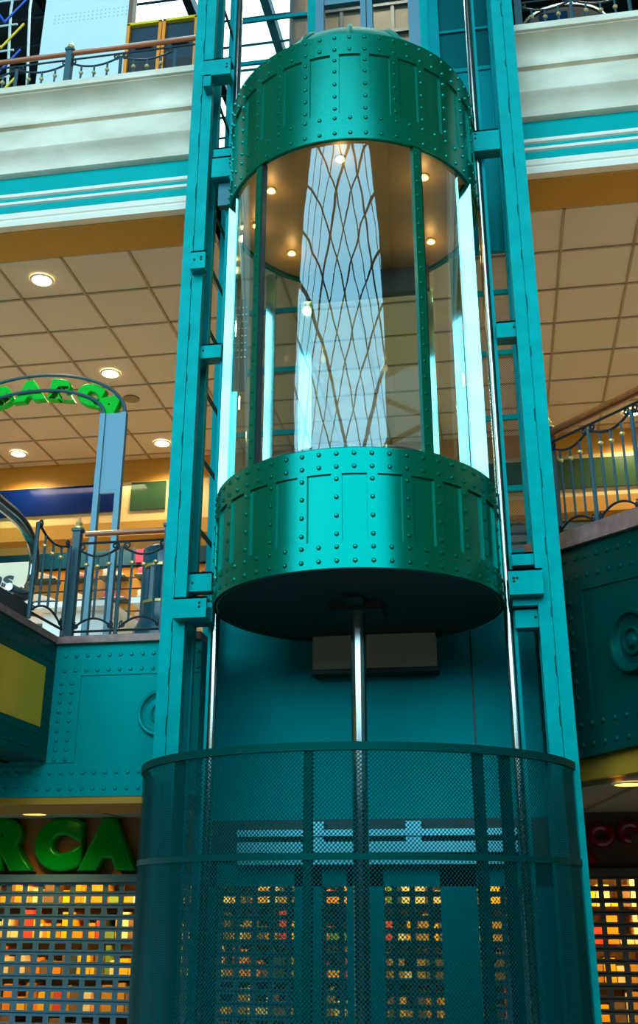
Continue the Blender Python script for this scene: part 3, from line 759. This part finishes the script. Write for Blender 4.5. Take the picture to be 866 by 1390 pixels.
# ------------------------------------------------------------------ escalator landing on the left
def escalator():
    t = thing('escalator', (-3.1, 5.5, FL), 'escalator end with glass side and black handrail over a riveted green beam', 'escalator')
    X = -2.93
    mb = bx(X - .25, X, 3.2, 6.69, 2.46, 3.24)
    mb.box(X, X + .008, 3.2, 6.69, 3.06, 3.24); mb.box(X, X + .008, 6.56, 6.69, 2.66, 3.06); mb.box(X, X + .008, 3.2, 6.69, 2.46, 2.66)
    for k in range(40):
        y = 6.64 - k * .085
        for z in (3.19, 3.11, 2.61, 2.52): mb.rivet((X + .008, y, z), (1, 0, 0), .011, .009)
    for k in range(5): mb.rivet((X + .008, 6.63, 2.72 + k * .075), (1, 0, 0), .011, .009)
    mb.build('side_beam', M['wing'], t)
    bx(X + .0005, X + .004, 3.2, 6.555, 2.663, 3.057).build('yellow_panel', M['yellow'], t, smooth=0)
    bx(X - .27, X + .02, 3.2, 6.69, 3.24, 3.285).build('ledge', M['stone'], t, smooth=0)
    bx(-4.6, X - .25, 3.2, 6.69, 2.45, 2.60).build('soffit', M['under'], t, smooth=0)
    # handrail newel: lies in the plane x = -3.03
    xh = -3.03
    pts = [(4.0, 3.99), (4.9, 3.985), (5.5, 3.98), (5.85, 3.975), (6.12, 3.965), (6.30, 3.91), (6.395, 3.83), (6.43, 3.73), (6.42, 3.61), (6.36, 3.51), (6.25, 3.45), (6.10, 3.435)]
    out = []
    for i in range(len(pts) - 1):
        p0 = pts[max(i - 1, 0)]; p1 = pts[i]; p2 = pts[i + 1]; p3 = pts[min(i + 2, len(pts) - 1)]
        for k in range(6):
            q = k / 6
            out.append((xh, *[.5 * ((2 * p1[j]) + (-p0[j] + p2[j]) * q + (2 * p0[j] - 5 * p1[j] + 4 * p2[j] - p3[j]) * q * q + (-p0[j] + 3 * p1[j] - 3 * p2[j] + p3[j]) * q ** 3) for j in (0, 1)]))
    out.append((xh, *pts[-1]))
    h = MB().tube(out, .036, 12).build('handrail', M['rubber'], t)
    inner = [(x + .012, 5.0 + (y - 5.0) * .975, 3.70 + (z - 3.70) * .84) for x, y, z in out]
    MB().tube(inner, .026, 10).build('chrome_guide', M['chrome'], h)
    poly = [(xh, 5.0 + (y - 5.0) * .975, 3.70 + (z - 3.70) * .84) for _, y, z in out] + [(xh, 4.0, 3.35)]
    MB().add(poly, [tuple(range(len(poly)))]).build('glass_side', M['dimpane'], t, smooth=0)
    bx(xh - .04, xh + .05, 4.0, 6.3, 3.285, 3.42).build('skirt', M['darkgrey'], t, smooth=0)
escalator()

# ------------------------------------------------------------------ arch sign with green letters on blue-grey posts
def arch_sign():
    cxa, y, zt = -3.56, 7.25, 5.25
    t = thing('arch_sign', (cxa, y, 3.26), 'arched sign of lime green letters on blue-grey metal posts', 'sign')
    for sg in (1, -1):
        xo, xi = cxa + sg * .775, cxa + sg * .60
        for xx in (xo, xi): bx(xx - .022, xx + .022, y - .025, y + .025, 3.26, zt).build('post', M['signplate'], t, smooth=0)
        a, b = sorted((xo - sg * .02, xi + sg * .02))
        bx(a, b, y - .01, y + .01, 4.56, zt).build('post_plate', M['signplate'], t, smooth=0)
        MB().panel((a, y, 3.3), (1, 0, 0), (0, 0, 1), b - a, .78).build('post_mesh', M['meshperf'], t)
    for A, B in ((.775, .40), (.60, .26)):
        MB().tube([(cxa + A * cos(pi * k / 40), y, zt + B * sin(pi * k / 40)) for k in range(41)], .014, 8).build('arch_pipe', M['iron'], t)
    for ch, deg in zip('LABARCA', (163, 142, 119, 96, 73, 47, 20)):
        a = radians(deg); px, pz = cxa + .675 * cos(a), zt + .285 * sin(a)
        rot = atan2(.325 * cos(a), -.69 * sin(a)) + pi
        cr, sr = cos(rot), sin(rot)
        def xf(v, px=px, pz=pz, cr=cr, sr=sr):
            X_, Y_ = v.x * 1.3, v.y - .075
            return (px + cr * X_ - sr * Y_, y + .05 - v.z, pz + sr * X_ + cr * Y_)
        text_mb(ch, .20, .03, .02, xf, .008).build('letter', M['limeletter'], t)
arch_sign()

# ------------------------------------------------------------------ mid floor furnishing, left
def litter_bin():
    t = thing('litter_bin', (-2.39, 7.35, 3.26), 'fluted blue litter bin with gold bands behind the left balustrade', 'bin')
    c = (-2.39, 7.35, 3.26)
    MB().lathe([(.24, 0), (.24, .10), (.225, .19), (.19, .27), (.175, .33), (.175, .40)], c, 40).build('base', M['bluebin'], t)
    mb = MB(); V = []; n = 72
    for z in (.41, .68):
        for k in range(n):
            a = 2 * pi * k / n; rr = .163 + .010 * cos(14 * a); V.append((c[0] + rr * sin(a), c[1] - rr * cos(a), c[2] + z))
    mb.add(V, [(k, (k + 1) % n, n + (k + 1) % n, n + k) for k in range(n)]).build('fluted_body', M['bluebin'], t)
    for z in (.39, .67): MB().lathe([(.16, z), (.182, z + .005), (.182, z + .025), (.16, z + .03)], c, 40).build('band', M['gold'], t)
    MB().lathe([(.165, .69), (.165, .79), (.172, .81), (.185, .825), (.16, .85), (.05, .86)], c, 40).build('top', M['bluebin'], t)
litter_bin()

def shop():
    t = thing('slatwall', (-4.6, 12.6, 3.26), 'yellow slatwall with blue shelves full of shoes in the left shop', 'shelving')
    mb = MB()
    for k in range(16): mb.box(-7.5, -2.6, 12.6, 12.64, 3.3 + k * .15, 3.43 + k * .15)
    mb.build('slat_board', M['slat'], t, smooth=0)
    bx(-7.5, -2.6, 12.62, 12.66, 3.3, 5.72).build('backing', M['darkgrey'], t, smooth=0)
    bx(-7.5, -2.6, 12.55, 12.66, 5.70, 6.0).build('header', mat('blue_header', (.0, .10, .22), .4), t, smooth=0)
    mb = MB()
    sh = []
    rr = random.Random(11)
    for r_, z in enumerate((4.62, 4.92, 5.22, 5.52)):
        for k in range(9):
            x = -6.6 + k * .46 + rr.uniform(-.04, .04)
            bx(x - .17, x + .17, 12.40, 12.6, z - .025, z).build('shelf', M['bluebin'], t, smooth=0)
            sh.append((x, z, rr.choice(['white', 'whiteobj', 'pink', 'shoegrey', 'whiteobj'])))
    # one shoe, copied
    def shoe(m, label):
        t = thing('shoe', (0, 0, 0), label, 'shoe', 'shoes on the slatwall shelves')
        prof = [(-.14, .03), (-.145, .10), (-.11, .115), (-.05, .10), (.02, .075), (.09, .055), (.135, .04), (.14, .03)]
        mb = MB(); V = []
        for wy, sc in ((-.042, .8), (-.03, 1), (.03, 1), (.042, .8)):
            V += [(x * (1 if sc == 1 else .97), wy, .03 + (z - .03) * sc) for x, z in prof]
        q = len(prof); F = [(i * q + j, i * q + (j + 1) % q, (i + 1) * q + (j + 1) % q, (i + 1) * q + j) for i in range(3) for j in range(q)]
        F += [tuple(range(q)), tuple(range(3 * q, 4 * q))]
        mb.add(V, F).build('upper', M[m], t, smooth=60)
        bx(-.145, .145, -.045, .045, .0, .03).build('sole', M['pink' if m == 'shoegrey' else 'white'], t, smooth=0)
        return t
    proto = {}
    names = {'white': 'white sports shoe', 'whiteobj': 'pale sports shoe', 'pink': 'pink sports shoe', 'shoegrey': 'grey sports shoe with pink sole'}
    for x, z, m in sh:
        lab = names[m] + ' on a blue shelf of the yellow slatwall'
        if m not in proto: proto[m] = shoe(m, lab); o = proto[m]
        else: o = copy_tree(proto[m])
        o.location = (x, 12.49, z + .001); o.rotation_euler = (0, 0, 0)
    l = bpy.data.lights.new('unseen_shop_lamp', 'AREA'); l.energy = 55; l.color = (1, .8, .5); l.size = 1.5  # unseen area light added to brighten the slatwall
    o = bpy.data.objects.new('unseen_shop_lamp', l); COL.objects.link(o); o.location = (-4.8, 12.0, 6.35)
    # display tables
    for i, (x0, x1, y0, y1, lab) in enumerate(((-3.9, -3.15, 8.2, 9.6, 'white display table behind the corner newel of the left balustrade'), (-3.0, -2.45, 8.3, 9.5, 'white display table behind the litter bin'))):
        t = thing('display_table', ((x0 + x1) / 2, (y0 + y1) / 2, 3.26), lab, 'table')
        zt = 3.98 + i * .04
        bx(x0, x1, y0, y1, zt - .05, zt).build('top', M['whiteobj'], t, smooth=0)
        bx(x0 + .1, x1 - .1, y0 + .15, y1 - .15, 3.26, zt - .05).build('pedestal', M['whiteobj'], t, smooth=0)
    # white board with the letters ns behind the escalator glass
    t = thing('display_board', (-4.45, 8.4, 3.26), 'white display board lettered ns behind the escalator glass', 'sign')
    bx(-4.95, -3.97, 8.4, 8.44, 3.26, 4.42).build('board', M['white'], t, smooth=0)
    text_mb('ns', .2, .003, .006, lambda v: (-4.27 + v.x * 1.35 + v.y * .25, 8.397 - v.z, 4.20 + v.y), 0).build('lettering', M['black'], t)
    tag(bx(-3.55, -3.2, 10.2, 10.5, 3.26, 4.9).build('display_stand', M['bluebin'], origin=(-3.4, 10.3, 3.26), smooth=0), 'dark blue display stand beside the litter bin', 'stand')
    tag(bx(-4.5, -3.9, 12.52, 12.55, 5.72, 5.98).build('banner', M['pink'], origin=(-4.2, 12.52, 5.72), smooth=0), 'red banner above the slatwall behind the arch post', 'banner')
    tag(bx(-3.35, -2.9, 12.52, 12.55, 5.72, 5.98).build('banner', M['pink'], origin=(-3.1, 12.52, 5.72), smooth=0), 'red banner above the litter bin, beside the left column', 'banner')
shop()

# ------------------------------------------------------------------ downlights
def light(x, y, z, label, r=.085, m='lamp', power=0, col=(1, .77, .44), group='round downlights in the tiled ceiling'):
    t = thing('downlight', (x, y, z), label, 'ceiling light', group)
    MB().lathe([(r + .018, 0), (r + .016, -.008), (r, -.010), (r, .0)], (x, y, z), 32).build('bezel', M['white'], t)
    MB().lathe([(r, -.004), (r * .6, -.009), (.001, -.010)], (x, y, z), 32).build('lens', M[m], t)
    if power:
        l = bpy.data.lights.new('downlight_lamp', 'SPOT'); l.energy = power; l.color = col; l.spot_size = radians(150); l.spot_blend = .6; l.shadow_soft_size = r
        o = bpy.data.objects.new('downlight_lamp', l); COL.objects.link(o); o.parent = t; o.location = (0, 0, -.03)
ML = 125
light(-3.708, 7.404, 6.693, 'round downlight nearest the soffit, upper left above the arch sign', power=ML)
light(-3.717, 9.184, 6.693, 'round downlight beside the ceiling speaker above the arch sign post', power=ML)
light(-5.553, 11.01, 6.693, 'round downlight at the far left end of the tiled ceiling', power=ML)
light(-3.722, 10.99, 6.693, 'round downlight near the ochre bulkhead, beside the left column', power=ML)
light(1.72, 11.0, 6.693, 'round downlight over the right-hand balustrade', power=ML)
for x, y in ((1.9, 9.2), (3.6, 9.2), (3.6, 7.4), (-5.5, 9.2), (-5.5, 7.4), (3.6, 11.0)):  # unseen spots without fittings, added only for the light they give
    l = bpy.data.lights.new('unseen_shop_lamp', 'SPOT'); l.energy = ML; l.color = (1, .74, .38); l.spot_size = radians(150); l.spot_blend = .6; l.shadow_soft_size = .085
    o = bpy.data.objects.new('unseen_shop_lamp', l); COL.objects.link(o); o.location = (x, y, 6.66)
light(-3.635, 8.204, 2.255, 'yellow downlight in the low soffit above the green letters', .09, 'lampy', 22, (1, .6, .2), 'yellow downlights under the low soffit')
light(.765, 6.60, 2.258, 'yellow downlight in the low soffit under the right gallery', .09, 'lampy', 14, (1, .6, .2), 'yellow downlights under the low soffit')
tag(MB().lathe([(.09, 0), (.088, -.01), (.07, -.012), (.001, -.006)], (-3.70, 9.794, 6.70), 28).build('ceiling_speaker', mat('speaker_grille', (.25, .19, .11), .7), origin=(-3.70, 9.794, 6.70)), 'round brown speaker grille in the ceiling tile behind the arch sign', 'speaker')

# ------------------------------------------------------------------ ground floor shutters, signs and goods
def shutter(x0, x1, ztop, y, m, label, dx=.1385, dz=.0875, ox=0.0):
    t = thing('roller_shutter', ((x0 + x1) / 2, y, FL), label, 'shutter')
    bx(x0, x1, y - .05, y + .05, ztop - .06, ztop).build('header_box', M[m], t, smooth=0)
    mb = MB(); n = int((x1 - x0) / dx); rows = int((ztop - .06 - FL) / dz); hw, hh = .096, .047
    yb = y
    for r_ in range(rows):
        zc = ztop - .06 - (r_ + .5) * dz
        # horizontal bands between the rows of slots
        mb.extrude([(yb, zc - dz / 2), (yb - .012, zc - dz / 2 + .006), (yb - .012, zc - hh / 2), (yb, zc - hh / 2)], x0, x1)
        mb.extrude([(yb, zc + hh / 2), (yb - .012, zc + hh / 2), (yb - .012, zc + dz / 2 - .004), (yb, zc + dz / 2)], x0, x1)
        for k in range(n + 1):
            xa = x0 + ox + k * dx
            mb.box(max(x0, xa - (dx - hw) / 2), min(x1, xa + (dx - hw) / 2), yb - .012, yb, zc - hh / 2, zc + hh / 2)
    mb.build('slat_curtain', M[m], t, smooth=0)
shutter(-6.0, .28, 1.815, 8.75, 'shutter', 'blue-grey slotted roller shutter under the green letters', ox=.03)
shutter(.45, 3.4, 1.85, 8.75, 'shutterbrown', 'brown slotted roller shutter of the right-hand ground floor shop', dx=.135, dz=.0835)

def goods(x0, x1, label, seed):
    rr = random.Random(seed); mats = [M['yellow'], M['orange'], M['ochre'], mat('goods_red', (.7, .06, .03), .5), mat('goods_green', (.16, .25, .03), .5), mat('goods_cream', (.85, .68, .35), .5), M['darkgrey'], M['bluepane'], M['brownwall']]
    mb = MB()
    for k in range(9):
        z = FL + .15 + k * .29
        mb.cur = 8; mb.box(x0, x1, 9.85, 10.3, z - .03, z)
        x = x0
        while x < x1 - .1:
            w_ = rr.uniform(.03, .13); mb.cur = rr.choice([0, 0, 1, 1, 2, 2, 2, 3, 5, 5, 5, 6, 4, 8, 8])
            mb.box(x, x + w_ * .92, 9.8, 10.1, z, z + rr.uniform(.06, .25)); x += w_
    tag(mb.build('packaged_goods', mats, origin=((x0 + x1) / 2, 9.95, FL), smooth=0), label, 'goods', kind='stuff')
goods(-6, .2, 'brightly coloured goods on shelves behind the blue-grey shutter', 5)
goods(.45, 3.4, 'brightly coloured goods on shelves behind the brown shutter', 9)
for x, y, e_ in ((-4.6, 9.3, 30), (-3.2, 9.3, 48), (-1.4, 9.3, 26), (-.2, 9.3, 22), (1.3, 9.3, 52), (2.6, 9.3, 28)):
    l = bpy.data.lights.new('unseen_shop_lamp', 'AREA'); l.energy = e_; l.color = (1, .66, .22); l.size = .9; l.size_y = .3; l.shape = 'RECTANGLE'
    o = bpy.data.objects.new('unseen_shop_lamp', l); COL.objects.link(o); o.location = (x, y, 2.17); o.rotation_euler = (radians(25), 0, 0)

def sign_letters():
    t = thing('shop_sign', (-3.6, 8.72, 1.83), 'plump green letters RCA over the blue-grey shutter', 'sign')
    for ch, cxx, wd in (('R', -4.09, 1.0), ('C', -3.62, 1.0), ('A', -3.19, 1.0)):
        text_mb(ch, .46, .035, .028, lambda v, cxx=cxx: (cxx + v.x * 1.08, 8.745 - v.z, 1.893 + v.y), .026).build('letter', M['letter'], t)
    t = thing('shop_sign', (.8, 8.72, 1.9), 'dark red rounded sign letters over the brown shutter', 'sign')
    for x, z in ((.76, 2.09), (.98, 2.11)):
        mb = MB(); pts = [(x + .075 * cos(2 * pi * k / 24), 8.76, z + .06 * sin(2 * pi * k / 24)) for k in range(25 if x < .9 else 19)]
        mb.tube(pts, .035, 10).build('letter', M['redletter'], t)
    MB().tube([(.57, 8.76, 2.15), (.60, 8.76, 2.0), (.68, 8.76, 1.88)], .05, 10).build('letter', M['redletter'], t)
sign_letters()

# ------------------------------------------------------------------ upper floor furnishing
def upper():
    t = thing('tall_panel', (-3.9, 7.6, 7.5), 'tall pale blue panel behind the upper left balustrade', 'panel')  # plain sheet, the pale blue is its own colour
    s = 7.6 / 9
    xl, xr = -4.88 * s, -3.80 * s
    mb = bx(xl, xr, 7.6, 7.66, 7.5, 11); mb.cur = 1
    for k in range(18):
        for j in range(3): mb.rivet((xl + .12 + k * .045, 7.6, 9.90 + j * .05), (0, -1, 0), .009, .004)
    mb.build('sheet', [M['screen'], mat('panel_dot_blue', (.3, .55, .65), .5)], t, smooth=0)
    bx(xr, xr + .045, 7.58, 7.68, 7.5, 11).build('edge_post', mat('panel_edge_brown', (.16, .09, .06), .5), t, smooth=0)
    for i, (x0, x1, lab) in enumerate(((-3.08, -2.735, 'navy arcade cabinet with orange edges beside the pale blue panel'), (-2.725, -2.38, 'navy arcade cabinet with orange edges beside the left column'))):
        t = thing('arcade_cabinet', ((x0 + x1) / 2, 7.4, 7.5), lab, 'cabinet', 'arcade cabinets on the upper floor')
        bx(x0 + .03, x1 - .03, 7.32, 7.8, 7.5, 9.40).build('body', M['navy'], t, smooth=0)
        bx(x0, x0 + .03, 7.28, 7.8, 7.5, 9.42).build('edge', M['orange'], t, smooth=0); bx(x1 - .03, x1, 7.28, 7.8, 7.5, 9.42).build('edge', M['orange'], t, smooth=0)
        bx(x0, x1, 7.28, 7.8, 9.40, 9.43).build('top_edge', M['yel'], t, smooth=0)
        mb = bx(x0 + .09, x1 - .09, 7.29, 7.32, 9.13, 9.19); mb.box(x0 + .05, x1 - .05, 7.31, 7.32, 8.4, 8.95)
        mb.build('handle', M['black'], t, smooth=0)
    t = thing('climbing_frame', (-4.75, 8.0, 7.5), 'rope climbing frame with yellow and blue struts, upper left corner', 'play frame')
    z0 = 9.0
    for x in (-4.95, -4.62, -4.40):
        MB().tube([(x, 8.0, 7.5), (x - .02, 8.0, 9.4), (x - .12, 8.0, 10.6), (x - .1, 8, 11.5)], .014, 6).build('pole', M['lightgrey'], t)
    for k in range(7):
        z = 8.6 + k * .36
        MB().tube([(-4.95, 8, z), (-4.64, 8, z)], .012, 6).build('rung', M['lightgrey'], t)
        m = (M['yel'], M['blu'])[k % 2]
        MB().tube([(-4.95, 7.98, z + .30), (-4.78, 7.98, z + .03)], .014, 6).build('strut', m, t)
        MB().tube([(-4.78, 7.98, z + .03), (-4.55, 7.98, z + .33)], .014, 6).build('strut', m, t)
    for k in range(5):
        x = -4.6 + k * .06; 
    # right: rounded dark machine with bronze trim
    t = thing('ride_machine', (1.05, 7.9, 7.5), 'dark rounded amusement machine with bronze trim behind the upper right balustrade', 'machine')
    mb = MB(); prof = [(1.32 - 1.6, 7.5)]
    arcp = [(1.03 + .40 * cos(pi * k / 24) * (1 if k < 12 else 1.0), 9.10 + .30 * sin(pi * k / 24)) for k in range(25)]
    V = []; 
    for y in (7.7, 8.2): V += [(x, y, z) for x, z in arcp] + [(.63, y, 7.5), (1.43, y, 7.5)]
    n = len(arcp) + 2
    order = list(range(25)) + [25, 26]
    F = [tuple(order), tuple(n + k for k in order)] + [(k, (k + 1) % n, n + (k + 1) % n, n + k) for k in range(n)]
    MB().add(V, F).build('body', mat('machine_brown', (.09, .045, .03), .35), t)
    mb = MB().tube([(x, 7.69, z) for x, z in arcp], .018, 8); mb.build('trim', M['trim_gold'], t)
    bx(.80, 1.06, 7.67, 7.7, 9.05, 9.30).build('screen', mat('machine_screen', (.004, .025, .06), .15), t, smooth=0)
    mb = MB()
    for k in range(14):
        for j in range(4): mb.rivet((.50 + k * .09, 8.6, 9.75 + j * .07), (0, -1, 0), .014, .01)
    # landing furniture behind the doorway
    mb = bx(-1.9, .5, 9.3, 9.4, 7.5, 12.7); mb.cur = 1
    for k in range(9): mb.box(-1.9 + k * .3, -1.86 + k * .3, 9.27, 9.3, 7.5, 12.7)
    for k in range(5): mb.box(-1.9, .5, 9.26, 9.3, 10.9 + k * .42, 10.95 + k * .42)
    struct(mb.build('wall_back', [mat('panelled_brown', (.17, .11, .07), .6, var=.4), M['darkgrey']], smooth=0), 'brown panelled wall beyond the upper landing doorway')
    for x in (-3.2, -.8, 1.6):  # added unseen fill lights that lift the upper floor and its brown wall
        l = bpy.data.lights.new('upper_fill', 'AREA'); l.energy = 110; l.color = (1, .86, .66); l.size = .6
        o = bpy.data.objects.new('upper_fill', l); COL.objects.link(o); o.location = (x, 8.3, 12.3)
upper()

# ------------------------------------------------------------------ daylight and render settings
wd = bpy.data.worlds.new('world'); SC.world = wd; wd.use_nodes = True
bg = wd.node_tree.nodes['Background']; bg.inputs[0].default_value = (0.50, 0.855, 1.0, 1); bg.inputs[1].default_value = 5.8
l = bpy.data.lights.new('window_portal', 'AREA'); l.shape = 'RECTANGLE'; l.size = 28.2; l.size_y = 18; l.cycles.is_portal = True
o = bpy.data.objects.new('window_portal', l); COL.objects.link(o); o.location = (-3.9, -11.4, 14.5); o.rotation_euler = (radians(90), 0, 0)
SC.cycles.max_bounces = 10; SC.cycles.diffuse_bounces = 5; SC.cycles.glossy_bounces = 5; SC.cycles.transparent_max_bounces = 24; SC.cycles.transmission_bounces = 6
SC.cycles.sample_clamp_indirect = 6; SC.cycles.use_denoising = True
SC.cycles.caustics_reflective = False; SC.cycles.caustics_refractive = False
SC.view_settings.view_transform = 'Standard'; SC.view_settings.look = 'None'; SC.view_settings.gamma = 1; SC.view_settings.use_curve_mapping = False
SC.view_settings.exposure = 0.0
